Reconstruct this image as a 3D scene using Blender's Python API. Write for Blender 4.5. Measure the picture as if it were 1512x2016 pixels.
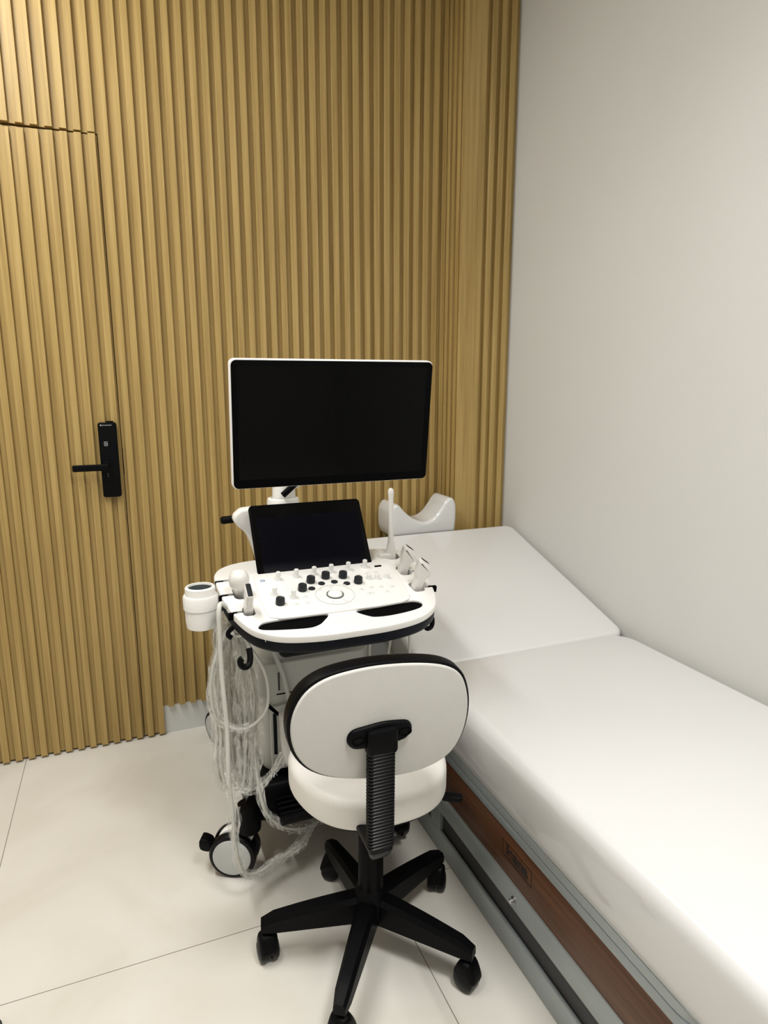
import bpy, bmesh, math, random
from mathutils import Vector, Matrix, noise
random.seed(7)
PI = math.pi
for o in list(bpy.data.objects): bpy.data.objects.remove(o)
SC = bpy.context.scene
COL = SC.collection

# ---------------------------------------------------------------- camera, light, exposure
cam = bpy.data.cameras.new('camera'); camo = bpy.data.objects.new('camera', cam); COL.objects.link(camo)
camo.location = (0, 0, 1.62)
camo.rotation_euler = (math.radians(90-11.31), 0, math.radians(-21.8))
cam.sensor_fit = 'VERTICAL'; cam.sensor_height = 24; cam.lens = 24*1275/2016; cam.clip_start = .02
SC.camera = camo
SC.view_settings.view_transform = 'Standard'; SC.view_settings.look = 'None'
SC.view_settings.gamma = 1; SC.view_settings.use_curve_mapping = False
SC.view_settings.exposure = 0.0
SC.cycles.transparent_max_bounces = 24
CEIL = 3.5
world = bpy.data.worlds.new('world'); SC.world = world; world.use_nodes = True
world.node_tree.nodes['Background'].inputs[0].default_value = (.8, .85, .9, 1)
world.node_tree.nodes['Background'].inputs[1].default_value = 0.05
# ceiling lamps: x, y, width, depth, watts, colour
LAMPS = [(-.60, 1.65, .09, 2.2, 62, (1, .992, .965)),
         (.85, .02, .60, .60, 36, (1, .992, .965))]

# ---------------------------------------------------------------- materials
def mat(name, col, rough=.5, metal=0, spec=.5, noise_amt=0, noise_scale=20, bump=0, bump_scale=200, coat=0, emit=None, es=0):
    m = bpy.data.materials.new(name); m.use_nodes = True
    nt = m.node_tree; b = nt.nodes['Principled BSDF']
    b.inputs['Base Color'].default_value = (*col, 1); b.inputs['Roughness'].default_value = rough
    b.inputs['Metallic'].default_value = metal; b.inputs['Specular IOR Level'].default_value = spec
    b.inputs['Coat Weight'].default_value = coat; b.inputs['Coat Roughness'].default_value = .05
    tc = nt.nodes.new('ShaderNodeTexCoord')
    if True:
        n = nt.nodes.new('ShaderNodeTexNoise'); n.inputs['Scale'].default_value = noise_scale; n.inputs['Detail'].default_value = 4
        nt.links.new(tc.outputs['Object'], n.inputs['Vector'])
        mx = nt.nodes.new('ShaderNodeMix'); mx.data_type = 'RGBA'
        k = max(noise_amt, .01)
        mx.inputs[6].default_value = (*[c*(1-k) for c in col], 1); mx.inputs[7].default_value = (*[min(1, c*(1+k)) for c in col], 1)
        nt.links.new(n.outputs['Fac'], mx.inputs[0]); nt.links.new(mx.outputs[2], b.inputs['Base Color'])
    if bump:
        n2 = nt.nodes.new('ShaderNodeTexNoise'); n2.inputs['Scale'].default_value = bump_scale; n2.inputs['Detail'].default_value = 3
        nt.links.new(tc.outputs['Object'], n2.inputs['Vector'])
        bp = nt.nodes.new('ShaderNodeBump'); bp.inputs['Strength'].default_value = bump; bp.inputs['Distance'].default_value = .002
        nt.links.new(n2.outputs['Fac'], bp.inputs['Height']); nt.links.new(bp.outputs[0], b.inputs['Normal'])
    if emit:
        b.inputs['Emission Color'].default_value = (*emit, 1); b.inputs['Emission Strength'].default_value = es
    return m

def wood_mat(name, c1, c2, c3, rough, axis='Z', sc=1.0):
    m = bpy.data.materials.new(name); m.use_nodes = True; nt = m.node_tree; b = nt.nodes['Principled BSDF']
    tc = nt.nodes.new('ShaderNodeTexCoord'); mp = nt.nodes.new('ShaderNodeMapping')
    s = {'Z': (70*sc, 25*sc, 1.6*sc), 'Y': (25*sc, 1.6*sc, 60*sc)}[axis]
    mp.inputs['Scale'].default_value = s
    nt.links.new(tc.outputs['Object'], mp.inputs['Vector'])
    n = nt.nodes.new('ShaderNodeTexNoise'); n.inputs['Scale'].default_value = 1; n.inputs['Detail'].default_value = 5; n.inputs['Roughness'].default_value = .6
    nt.links.new(mp.outputs[0], n.inputs['Vector'])
    r = nt.nodes.new('ShaderNodeValToRGB'); e = r.color_ramp.elements
    e[0].position = .32; e[0].color = (*c1, 1); e[1].position = .7; e[1].color = (*c3, 1)
    k = e.new(.5); k.color = (*c2, 1)
    nt.links.new(n.outputs['Fac'], r.inputs[0]); nt.links.new(r.outputs[0], b.inputs['Base Color'])
    mp2 = nt.nodes.new('ShaderNodeMapping'); mp2.inputs['Scale'].default_value = tuple(v*4 for v in s)
    nt.links.new(tc.outputs['Object'], mp2.inputs['Vector'])
    n2 = nt.nodes.new('ShaderNodeTexNoise'); n2.inputs['Scale'].default_value = 1; nt.links.new(mp2.outputs[0], n2.inputs['Vector'])
    bp = nt.nodes.new('ShaderNodeBump'); bp.inputs['Strength'].default_value = .25; bp.inputs['Distance'].default_value = .001
    nt.links.new(n2.outputs['Fac'], bp.inputs['Height']); nt.links.new(bp.outputs[0], b.inputs['Normal'])
    b.inputs['Roughness'].default_value = rough; b.inputs['Specular IOR Level'].default_value = .35
    return m

def floor_mat():
    m = bpy.data.materials.new('porcelain_tile'); m.use_nodes = True; nt = m.node_tree; b = nt.nodes['Principled BSDF']
    N = nt.nodes.new; L = nt.links.new
    tc = N('ShaderNodeTexCoord'); sp = N('ShaderNodeSeparateXYZ'); L(tc.outputs['Object'], sp.inputs[0])
    def line(out, off, pitch):
        a = N('ShaderNodeMath'); a.operation = 'SUBTRACT'; L(out, a.inputs[0]); a.inputs[1].default_value = off - pitch/2
        w = N('ShaderNodeMath'); w.operation = 'FLOORED_MODULO'; L(a.outputs[0], w.inputs[0]); w.inputs[1].default_value = pitch
        s = N('ShaderNodeMath'); s.operation = 'SUBTRACT'; L(w.outputs[0], s.inputs[0]); s.inputs[1].default_value = pitch/2
        ab = N('ShaderNodeMath'); ab.operation = 'ABSOLUTE'; L(s.outputs[0], ab.inputs[0])
        lt = N('ShaderNodeMath'); lt.operation = 'LESS_THAN'; L(ab.outputs[0], lt.inputs[0]); lt.inputs[1].default_value = .0012
        return lt
    l1 = line(sp.outputs[0], -.5, 1.19); l2 = line(sp.outputs[1], 1.703, 1.3)
    mxx = N('ShaderNodeMath'); mxx.operation = 'MAXIMUM'; L(l1.outputs[0], mxx.inputs[0]); L(l2.outputs[0], mxx.inputs[1])
    n = N('ShaderNodeTexNoise'); n.inputs['Scale'].default_value = 2.2; n.inputs['Detail'].default_value = 8; n.inputs['Distortion'].default_value = 1.2
    L(tc.outputs['Object'], n.inputs['Vector'])
    r = N('ShaderNodeValToRGB'); e = r.color_ramp.elements
    e[0].position = .3; e[0].color = (.665, .635, .565, 1); e[1].position = .62; e[1].color = (.735, .71, .65, 1)
    L(n.outputs['Fac'], r.inputs[0])
    mx = N('ShaderNodeMix'); mx.data_type = 'RGBA'; L(mxx.outputs[0], mx.inputs[0]); L(r.outputs[0], mx.inputs[6]); mx.inputs[7].default_value = (.2, .18, .15, 1)
    L(mx.outputs[2], b.inputs['Base Color'])
    b.inputs['Roughness'].default_value = .22; b.inputs['Specular IOR Level'].default_value = .45
    return m

def film_mat():
    m = bpy.data.materials.new('clear_plastic_film'); m.use_nodes = True; nt = m.node_tree
    N = nt.nodes.new; L = nt.links.new
    b = nt.nodes['Principled BSDF']; out = nt.nodes['Material Output']
    b.inputs['Base Color'].default_value = (.84, .83, .79, 1); b.inputs['Roughness'].default_value = .12; b.inputs['Specular IOR Level'].default_value = .8
    tr = N('ShaderNodeBsdfTransparent'); tr.inputs[0].default_value = (.99, .99, .985, 1); mx = N('ShaderNodeMixShader')
    tc = N('ShaderNodeTexCoord'); mp = N('ShaderNodeMapping'); mp.inputs['Scale'].default_value = (1, 1, .28); L(tc.outputs['Object'], mp.inputs[0])
    n = N('ShaderNodeTexNoise'); n.inputs['Scale'].default_value = 70; n.inputs['Detail'].default_value = 3; n.inputs['Distortion'].default_value = .8
    L(mp.outputs[0], n.inputs['Vector'])
    r = N('ShaderNodeValToRGB'); e = r.color_ramp.elements; e[0].position = .45; e[0].color = (.07, .07, .07, 1); e[1].position = .70; e[1].color = (.62, .62, .62, 1)
    L(n.outputs['Fac'], r.inputs[0]); L(r.outputs[0], mx.inputs[0]); L(tr.outputs[0], mx.inputs[1]); L(b.outputs[0], mx.inputs[2]); L(mx.outputs[0], out.inputs[0])
    bp = N('ShaderNodeBump'); bp.inputs['Strength'].default_value = .6; bp.inputs['Distance'].default_value = .003; L(n.outputs['Fac'], bp.inputs['Height']); L(bp.outputs[0], b.inputs['Normal'])
    return m

M = {
 'slat': wood_mat('oak_slat', (.335, .222, .075), (.415, .285, .10), (.49, .345, .132), .38),
 'bedwood': wood_mat('brown_wood', (.062, .023, .010), (.092, .036, .015), (.13, .053, .021), .4, 'Y'),
 'floor': floor_mat(),
 'film': film_mat(),
 'wall': mat('wall_paint', (.64, .64, .615), .75, noise_amt=.02, noise_scale=3, bump=.1, bump_scale=300),
 'wallother': mat('wall_paint_plain', (.72, .71, .69), .8, noise_amt=.02, noise_scale=3),
 'ceil': mat('ceiling_paint', (.8, .79, .77), .8),
 'base': mat('baseboard_white', (.72, .735, .71), .4),
 'vinyl': mat('white_vinyl', (.66, .66, .655), .36, noise_amt=.012, noise_scale=6, bump=.03, bump_scale=40, coat=.8),
 'chairfab': mat('white_leatherette', (.76, .735, .69), .5, noise_amt=.02, noise_scale=10, bump=.35, bump_scale=400),
 'chairback': mat('light_grey_backshell', (.60, .59, .565), .6, noise_amt=.03, noise_scale=30, bump=.3, bump_scale=500),
 'black': mat('black_plastic', (.0016, .0016, .0022), .46, spec=.10, bump=.1, bump_scale=500),
 'blackrib': mat('black_rubber', (.0022, .0022, .0034), .34, spec=.2),
 'blackm': mat('black_matte', (.001, .001, .0013), .7, spec=.05),
 'screen': mat('screen_glass', (.001, .001, .0012), .12, spec=.1),
 'screen2': mat('touch_glass', (.0012, .0012, .004), .35, spec=.08),
 'navy': mat('dark_navy_plastic', (.004, .005, .009), .45, spec=.12),
 'knobgrey': mat('dark_grey_knob', (.013, .016, .019), .38, spec=.3),
 'greypart': mat('grey_plastic', (.08, .09, .09), .4),
 'white': mat('white_plastic', (.83, .82, .79), .35),
 'white2': mat('panel_white_plastic', (.80, .79, .765), .4),
 'whitek': mat('white_knob', (.74, .74, .72), .3),
 'body': mat('cart_body_plastic', (.52, .53, .50), .45),
 'wheelw': mat('wheel_disc_grey', (.50, .51, .50), .45),
 'lgrey': mat('light_grey_print', (.35, .36, .37), .5),
 'silverp': mat('silver_lacquer', (.33, .36, .36), .38, metal=.25, noise_amt=.03),
 'silverp2': mat('silver_edge_trim', (.30, .33, .335), .35, metal=.3),
 'charcoal': mat('charcoal_board', (.035, .034, .036), .6),
 'chrome': mat('chrome', (.6, .58, .6), .15, metal=1),
 'print': mat('dark_burned_print', (.012, .006, .006), .5),
 'blue': mat('blue_print', (.12, .22, .4), .5),
 'cable': mat('cable_sheath', (.62, .62, .57), .4),
 'probe': mat('probe_plastic', (.72, .70, .67), .35),
 'cupin': mat('cup_interior_grey', (.10, .12, .12), .4),
 'diff': mat('lamp_diffuser', (.9, .9, .9), .5, emit=(1, .97, .92), es=6),
 'matgrey': mat('dark_mat', (.03, .035, .03), .9, bump=.5),
}

# ---------------------------------------------------------------- mesh helpers
WO = {}
def worg(o): return WO.get(o.name, Vector((0, 0, 0))) if o else Vector((0, 0, 0))
class MB:
    def __init__(s): s.v = []; s.f = []
    def add(s, vs, fs, T=None):
        b = len(s.v)
        s.v += [tuple(T @ Vector(v)) if T else tuple(v) for v in vs]
        s.f += [[b+i for i in f] for f in fs]; return s
    def build(s, name, m, parent=None, angle=35, fix=True):
        me = bpy.data.meshes.new(name)
        n = len(s.v); c = Vector([(min(v[i] for v in s.v)+max(v[i] for v in s.v))/2 for i in range(3)])
        if parent is None: c.z = min(v[2] for v in s.v)
        me.from_pydata([tuple(Vector(v)-c) for v in s.v], [], s.f)
        bm = bmesh.new(); bm.from_mesh(me); bmesh.ops.recalc_face_normals(bm, faces=bm.faces); bm.to_mesh(me); bm.free()
        me.materials.append(M[m] if isinstance(m, str) else m)
        me.shade_smooth(); me.set_sharp_from_angle(angle=math.radians(angle))
        o = bpy.data.objects.new(name, me); COL.objects.link(o)
        o.location = c - worg(parent); o.parent = parent; WO[o.name] = c
        return o
    def box(s, x0, x1, y0, y1, z0, z1, r=0, T=None, seg=2):
        if r <= 0:
            vs = [(x, y, z) for z in (z0, z1) for y in (y0, y1) for x in (x0, x1)]
            return s.add(vs, [(0, 2, 3, 1), (4, 5, 7, 6), (0, 1, 5, 4), (2, 6, 7, 3), (0, 4, 6, 2), (1, 3, 7, 5)], T)
        return s.slab(rrect((x0+x1)/2, (y0+y1)/2, x1-x0, y1-y0, r, 4), z0, z1, min(r, (z1-z0)/2), min(r, (z1-z0)/2), T, seg)
    def slab(s, out, z0, z1, rt=0, rb=0, T=None, seg=4, prof=None):
        out = [Vector(p) for p in out]
        A = sum(out[i].x*out[(i+1) % len(out)].y-out[(i+1) % len(out)].x*out[i].y for i in range(len(out)))
        if A < 0: out.reverse()
        n = len(out); nr = []
        for i in range(n):
            a = (out[i]-out[i-1]); b = (out[(i+1) % n]-out[i])
            if a.length < 1e-9: a = b
            if b.length < 1e-9: b = a
            a = a.normalized(); b = b.normalized()
            na = Vector((-a.y, a.x)); nb = Vector((-b.y, b.x)); m = (na+nb)
            m = m.normalized() if m.length > 1e-6 else na
            d = max(.5, m.dot(na)); nr.append(m/d)
        rings = []
        if rb > 0:
            for k in range(seg+1):
                a = k/seg*PI/2; rings.append((z0+rb-rb*math.cos(a), rb-rb*math.sin(a)))
        else: rings.append((z0, 0))
        if rt > 0:
            for k in range(seg+1):
                a = k/seg*PI/2; rings.append((z1-rt+rt*math.sin(a), rt-rt*math.cos(a)))
        else: rings.append((z1, 0))
        if prof: rings = prof
        vs = []
        for z, ins in rings:
            for p, q in zip(out, nr): w = p+q*ins; vs.append((w.x, w.y, z))
        fs = []
        for k in range(len(rings)-1):
            for i in range(n):
                j = (i+1) % n; fs.append((k*n+i, k*n+j, (k+1)*n+j, (k+1)*n+i))
        fs.append(tuple(reversed(range(n)))); fs.append(tuple(range((len(rings)-1)*n, len(rings)*n)))
        return s.add(vs, fs, T)
    def lathe(s, prof, T=None, n=32, ring=False):
        if ring: prof = list(prof)+[prof[0]]
        vs = []; fs = []; idx = []
        for r, z in prof:
            if r < 1e-6: idx.append([len(vs)]*n); vs.append((0, 0, z))
            else:
                idx.append([len(vs)+i for i in range(n)])
                vs += [(r*math.cos(2*PI*i/n), r*math.sin(2*PI*i/n), z) for i in range(n)]
        for a, b in zip(idx, idx[1:]):
            for i in range(n):
                j = (i+1) % n; q = [a[i], a[j], b[j], b[i]]; q2 = []
                for t in q:
                    if t not in q2: q2.append(t)
                if len(q2) > 2: fs.append(q2)
        if ring: return s.add(vs, fs, T)
        if prof[0][0] > 1e-6: fs.append(list(reversed(idx[0])))
        if prof[-1][0] > 1e-6: fs.append(list(idx[-1]))
        return s.add(vs, fs, T)
    def tube(s, path, r, n=10, closed=False, T=None, jit=0, sq=None):
        path = [Vector(p) for p in path]; N = len(path)
        rad = r if isinstance(r, (list, tuple)) else [r]*N
        tang = []
        for i in range(N):
            a = path[i-1] if (i or closed) else path[i]; b = path[(i+1) % N] if (i < N-1 or closed) else path[i]
            tang.append((b-a).normalized())
        up = Vector((0, 0, 1)) if abs(tang[0].z) < .9 else Vector((0, 1, 0))
        u = (up-tang[0]*up.dot(tang[0])).normalized(); vs = []; fs = []
        for i in range(N):
            u = (u-tang[i]*u.dot(tang[i])).normalized(); w = tang[i].cross(u)
            for k in range(n):
                a = 2*PI*k/n
                rr = rad[i]*(1+(random.uniform(-jit, jit) if jit else 0))
                vs.append(path[i]+u*math.cos(a)*rr+w*math.sin(a)*rr)
        for i in range(N if closed else N-1):
            for k in range(n):
                fs.append((i*n+k, i*n+(k+1) % n, ((i+1) % N)*n+(k+1) % n, ((i+1) % N)*n+k))
        if not closed: fs.append(tuple(reversed(range(n)))); fs.append(tuple(range((N-1)*n, N*n)))
        return s.add(vs, fs, T)
def rrect(cx, cy, w, h, r, seg=6):
    r = min(r, w/2-1e-5, h/2-1e-5); p = []
    for sx, sy, a0 in ((1, 1, 0), (-1, 1, 90), (-1, -1, 180), (1, -1, 270)):
        for k in range(seg+1):
            a = math.radians(a0+90*k/seg); p.append((cx+sx*(w/2-r)+r*math.cos(a), cy+sy*(h/2-r)+r*math.sin(a)))
    return p
def smooth(pts, n=6, closed=True):
    P = [Vector(p) for p in pts]; N = len(P); o = []
    for i in range(N if closed else N-1):
        p0 = P[i-1] if (closed or i) else P[0]; p1 = P[i]; p2 = P[(i+1) % N]; p3 = P[(i+2) % N] if (closed or i < N-2) else P[-1]
        for k in range(n):
            t = k/n; o.append(.5*((2*p1)+(p2-p0)*t+(2*p0-5*p1+4*p2-p3)*t*t+(3*p1-p0-3*p2+p3)*t**3))
    if not closed: o.append(P[-1])
    return o
def superell(cx, cy, a, b, e, n=64):
    o = []
    for i in range(n):
        t = 2*PI*i/n; c, s_ = math.cos(t), math.sin(t)
        o.append((cx+a*math.copysign(abs(c)**(2/e), c), cy+b*math.copysign(abs(s_)**(2/e), s_)))
    return o
def cyl(r, z0, z1, b=.002): return [(0, z0), (r-b, z0), (r, z0+b), (r, z1-b), (r-b, z1), (0, z1)]
def Tm(x, y, z): return Matrix.Translation((x, y, z))
def R(ax, deg): return Matrix.Rotation(math.radians(deg), 4, ax)
def frame(o, ex, ey, ez):
    m = Matrix.Identity(4)
    for i, e in enumerate((ex, ey, ez)):
        for k in range(3): m[k][i] = e[k]
    for k in range(3): m[k][3] = o[k]
    return m
def thing(name, label, cat, loc, group=None):
    o = bpy.data.objects.new(name, None); COL.objects.link(o); o.location = loc; o.empty_display_size = .05
    o['label'] = label; o['category'] = cat
    if group: o['group'] = group
    WO[o.name] = Vector(loc); return o
def tag(o, label, cat, group=None):
    o['label'] = label; o['category'] = cat
    if group: o['group'] = group
    return o
def struct(o): o['kind'] = 'structure'; return o
def cut(o, mb):
    c = mb.build('cutter_tmp', 'black'); m = o.modifiers.new('b', 'BOOLEAN'); m.operation = 'DIFFERENCE'; m.object = c; m.solver = 'EXACT'; m.use_self = True
    bpy.context.view_layer.update()
    dg = bpy.context.evaluated_depsgraph_get()
    me = bpy.data.meshes.new_from_object(o.evaluated_get(dg)); o.modifiers.clear(); o.data = me
    bpy.data.objects.remove(c); me.shade_smooth(); me.set_sharp_from_angle(angle=math.radians(35))
def text_mesh(name, body, size, T, m, parent, ext=.0006, bold=.0, sx=1):
    cu = bpy.data.curves.new('t', 'FONT'); cu.body = body; cu.size = size; cu.extrude = ext; cu.offset = bold; cu.align_x = 'CENTER'; cu.align_y = 'CENTER'
    t = bpy.data.objects.new('t', cu); COL.objects.link(t); bpy.context.view_layer.update()
    me = bpy.data.meshes.new_from_object(t.evaluated_get(bpy.context.evaluated_depsgraph_get()))
    bpy.data.objects.remove(t)
    mb = MB(); mb.add([(v.co.x*sx, v.co.y, v.co.z) for v in me.vertices], [list(p.vertices) for p in me.polygons], T)
    return mb.build(name, m, parent, fix=False)

# ---------------------------------------------------------------- room
WY = 2.95; P0, PITCH, SW, SD = .003, .04915, .0262, .020
def slat_profile(x0, x1, yf=WY, phase=P0):
    """front outline from x0 to x1, slats proud at yf, grooves at yf+SD"""
    pts = []; k = math.floor((x0-phase)/PITCH)-1; b = .0006
    def y_at(x):
        t = (x-phase) % PITCH
        return yf if t < SW else yf+SD
    pts.append((x0, y_at(x0+1e-5)))
    while True:
        a = phase+k*PITCH; k += 1
        if a > x1+PITCH: break
        for q in ((a, yf+SD), (a, yf+b), (a+b, yf), (a+SW-b, yf), (a+SW, yf+b), (a+SW, yf+SD)):
            if x0+1e-4 < q[0] < x1-1e-4: pts.append(q)
    pts.append((x1, y_at(x1-1e-5)))
    return pts
def prism(mb, prof, back, z0, z1, ztop=None, T=None):
    """prof: front polyline in plan; back: y of the back face. ztop(x) optional"""
    pl = list(prof)+[(prof[-1][0], back), (prof[0][0], back)]
    n = len(pl); vs = [(x, y, z0) for x, y in pl]+[(x, y, ztop(x) if ztop else z1) for x, y in pl]
    fs = [(i, (i+1) % n, n+(i+1) % n, n+i) for i in range(n)]+[tuple(reversed(range(n))), tuple(range(n, 2*n))]
    return mb.add(vs, fs, T)
DX = -.0105; DTOP = 2.566
w = MB()
prism(w, slat_profile(-2.0, DX), WY+.06, DTOP, CEIL)                      # above the door
prism(w, slat_profile(-2.0, -1.03), WY+.06, 0, DTOP)                      # left of the door
prism(w, slat_profile(DX, .0784), WY+.06, .010, CEIL)
prism(w, slat_profile(.0784, 1.497), WY+.06, .14, CEIL)
struct(w.build('wall_back', 'slat', angle=20))
b = MB(); b.box(-2.1, 1.9, WY+.062, WY+.12, 0, CEIL); struct(b.build('wall_back_backing', 'charcoal'))
b = MB(); b.box(.0784, 1.497, WY+.022, WY+.0615, 0, .1395); struct(b.build('baseboard_back', 'base'))
# door leaf, clad in the same slats
d = MB(); prism(d, slat_profile(-1.027, DX-.003), WY+.05, .010, DTOP, ztop=lambda x: DTOP-.005-.016*max(0, min(1, (-.02-x)/.32)))
door = struct(d.build('door_1', 'slat', angle=20))
# column in the corner: side return with slats and front face with a wide flat corner strip
CX, CY, RX = 1.497, 2.80, 1.785
c = MB()
side = slat_profile(0, WY-CY, 0, .004)      # along depth
prof = [(CX+yy, WY-xx) for xx, yy in side]   # start at the wall, come forward
prof = [(x, y) for x, y in prof if y > CY+.004]+[(CX, CY+.004), (CX+.0012, CY)]
front = [(CX+.115, CY), (CX+.1162, CY+.0012), (CX+.1162, CY+SD)]
x = CX+.1162+.0225
while x < RX-.002:
    for q in ((x, CY+SD), (x, CY+.0012), (x+.0012, CY), (x+SW-.0012, CY), (x+SW, CY+.0012), (x+SW, CY+SD)):
        if q[0] < RX-.001: front.append(q)
    x += PITCH
for gx in (.032, .058, .086):                # shallow V lines on the wide strip
    prof += [(CX+gx-.0012, CY), (CX+gx, CY+.0015), (CX+gx+.0012, CY)]
prof += front+[(RX-.001, CY+SD)]
pl = prof+[(RX-.001, WY+.05), (CX+.02, WY+.05)]
n = len(pl); c.add([(x, y, 0) for x, y in pl]+[(x, y, CEIL) for x, y in pl], [(i, (i+1) % n, n+(i+1) % n, n+i) for i in range(n)]+[tuple(reversed(range(n))), tuple(range(n, 2*n))])
struct(c.build('wall_corner', 'slat', angle=20))
b = MB(); b.box(RX, RX+.1, -2.2, WY+.1, 0, CEIL); struct(b.build('wall_right', 'wall'))
b = MB(); b.box(-2.2, -2.1, -2.2, WY+.1, 0, CEIL); struct(b.build('wall_left', 'wallother'))
b = MB(); b.box(-2.2, RX+.1, -2.3, -2.2, 0, CEIL); struct(b.build('wall_front', 'wallother'))
b = MB(); b.box(-2.2, RX+.1, -2.3, WY+.15, -.1, 0); fl = struct(b.build('floor', 'floor'))
# put the tile texture's origin at the room's origin
for v in fl.data.vertices: v.co = v.co + fl.location
fl.location = (0, 0, 0)
b = MB(); b.box(-2.2, RX+.1, -2.3, WY+.15, CEIL, CEIL+.1); struct(b.build('ceiling', 'ceil'))
for i, (lx, ly, lw, ld, pw, lc) in enumerate(LAMPS):
    t = thing('ceiling_light', ['long narrow white ceiling light strip on the ceiling near the slatted door', 'square white ceiling panel light on the ceiling above the foot of the bed'][i], 'light', (lx, ly, CEIL))
    MB().box(lx-lw/2-.02, lx+lw/2+.02, ly-ld/2-.02, ly+ld/2+.02, CEIL-.02, CEIL-.001, .004).build('frame', 'white', t)
    MB().box(lx-lw/2, lx+lw/2, ly-ld/2, ly+ld/2, CEIL-.024, CEIL-.02).build('diffuser', 'diff', t)
    L = bpy.data.lights.new('panel_lamp', 'AREA'); L.shape = 'RECTANGLE'; L.size = lw; L.size_y = ld; L.energy = pw; L.color = lc; L.spread = math.radians((180, 135)[i])
    lo = bpy.data.objects.new('panel_lamp', L); COL.objects.link(lo); lo.parent = t; lo.location = (0, 0, -.03)

# ---------------------------------------------------------------- door lock (part of the door)
LY = WY-.027
lock = MB().slab(rrect(-.0625, 1.302, .072, .312, .010), 0, .026, .004, 0, frame((0, WY-.001, 0), (1, 0, 0), (0, 0, 1), (0, -1, 0))).build('lock_plate', 'black', door)
lock['label'] = 'black electronic lock with lever handle'
MB().box(-.066, -.038, LY+.001, WY-.003, 1.4585, 1.4635, .001).build('top_cap', 'black', lock)
h = MB(); h.lathe(cyl(.012, 0, .03), frame((-.075, LY+.002, 1.287), (1, 0, 0), (0, 0, 1), (0, -1, 0)))
h.slab(rrect(-.136, 1.276, .138, .0275, .006), .022, .034, .004, .004, frame((0, LY, 0), (1, 0, 0), (0, 0, 1), (0, -1, 0)))
h.build('lever_handle', 'black', lock)
FM = frame((0, LY-.0002, 0), (1, 0, 0), (0, 0, 1), (0, -1, 0))
q = MB()
for (a0, a1, b0, b1) in ((-.0790, -.0650, 1.3775, 1.3797), (-.0790, -.0650, 1.3615, 1.3637), (-.0790, -.0768, 1.3615, 1.3797), (-.0672, -.0650, 1.3615, 1.3740), (-.0740, -.0697, 1.3670, 1.3745)):
    q.box(a0, a1, b0, b1, 0, .0006, 0, FM)
q.build('card_icon', 'lgrey', lock)
q = MB(); q.lathe([(0, 0), (.0035, 0), (.0035, .0006), (0, .0006)], FM @ Tm(-.086, 1.447, 0), 16)
for i in range(8):
    q.box(-.080+i*.0045, -.0768+i*.0045, 1.4455, 1.4487, 0, .0006, 0, FM)
q.build('logo_lettering', 'lgrey', lock)
q = MB()
for z in (1.246, 1.2365): q.lathe([(0, 0), (.0016, 0), (.0016, .0006), (0, .0006)], FM @ Tm(-.0735, z, 0), 12)
q.build('status_dots', 'lgrey', lock)
MB().box(-.0125, -.0095, WY+.0195, WY+.0215, 1.235, 1.345).build('strike_slot', 'blackm', door)

# ---------------------------------------------------------------- examination bed
BX0, BX1, BY0, BY1 = .925, 1.765, .62, 2.68
bed = thing('examination_bed', 'white upholstered examination bed with raised backrest along the right wall', 'bed', (1.345, 1.6, 0))
f = MB()
def ring(z0, z1, t=.012, x0=BX0, x1=BX1, y0=BY0, y1=BY1, r=.003):
    f.box(x0, x0+t, y0, y1, z0, z1, r); f.box(x1-t, x1, y0, y1, z0, z1, r)
    f.box(x0+t, x1-t, y0, y0+t, z0, z1, r); f.box(x0+t, x1-t, y1-t, y1, z0, z1, r)
ring(0, .081); ring(.156, .232)
for yy in (.62, 1.79, 2.61):
    for xx in (BX0, BX1-.035): f.box(xx, xx+.035, yy, yy+.07, .079, .158, .002)
f.build('frame', 'silverp', bed)
p = MB()
p.box(BX0+.014, BX0+.020, BY0+.05, 1.80, .004, .2); p.box(BX1-.06, BX1-.05, BY0+.05, BY1-.05, .004, .2)
p.box(BX0+.05, BX1-.05, BY0+.05, BY0+.06, .004, .2); p.box(BX0+.05, BX1-.05, BY1-.06, BY1-.05, .004, .2)
p.build('inner_panel', 'charcoal', bed)
p = MB(); p.box(BX0+.004, BX1-.004, BY0+.004, BY1-.004, .2322, .3738, .002)
wp = p.build('wooden_panel', 'bedwood', bed); wp['label'] = 'brown wood side panel with burned lettering'
p = MB(); p.box(BX0-.001, BX1+.001, BY0-.001, BY1+.001, .374, .402, .003); p.box(BX0+.004, BX1-.004, BY0+.004, BY1-.004, .401, .406)
p.build('edge_trim', 'silverp2', bed)
p = MB(); p.slab(rrect(1.345, 1.66, .842, 2.02, .13, 12), .405, .4325, .003, .003); p.build('mattress_board', 'silverp', bed)
# flat mattress
mo = rrect(1.328, 1.125, .886, 1.55, .11, 14)
MP = [(.434, .046), (.440, .036), (.455, .029), (.48, .020), (.52, .010), (.56, .003), (.60, 0), (.62, .0)]+[(.62+.042*math.sin(a), .034-.034*math.cos(a)) for a in [k*PI/16 for k in range(1, 9)]]
p = MB(); p.slab(mo, .434, .662, prof=MP); mt = p.build('mattress', 'vinyl', bed, angle=60)
# raised back section
BA = 17.3; HT = Tm(0, 1.858, .658) @ R('X', BA)
p = MB(); p.slab(rrect(1.328, .453, .886, .886, .05, 10), -.150, 0, .020, .045, HT, seg=8); bk = p.build('backrest_cushion', 'vinyl', bed, angle=60)
p = MB(); p.slab(rrect(1.328, .46, .80, .80, .05, 6), -.168, -.155, .003, .003, HT)
for xx in (1.1, 1.5): p.tube([HT @ Vector((xx, .6, -.165)), (xx, 2.2, .42)], .012, 10)
p.build('backrest_support', 'silverp', bed)

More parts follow.
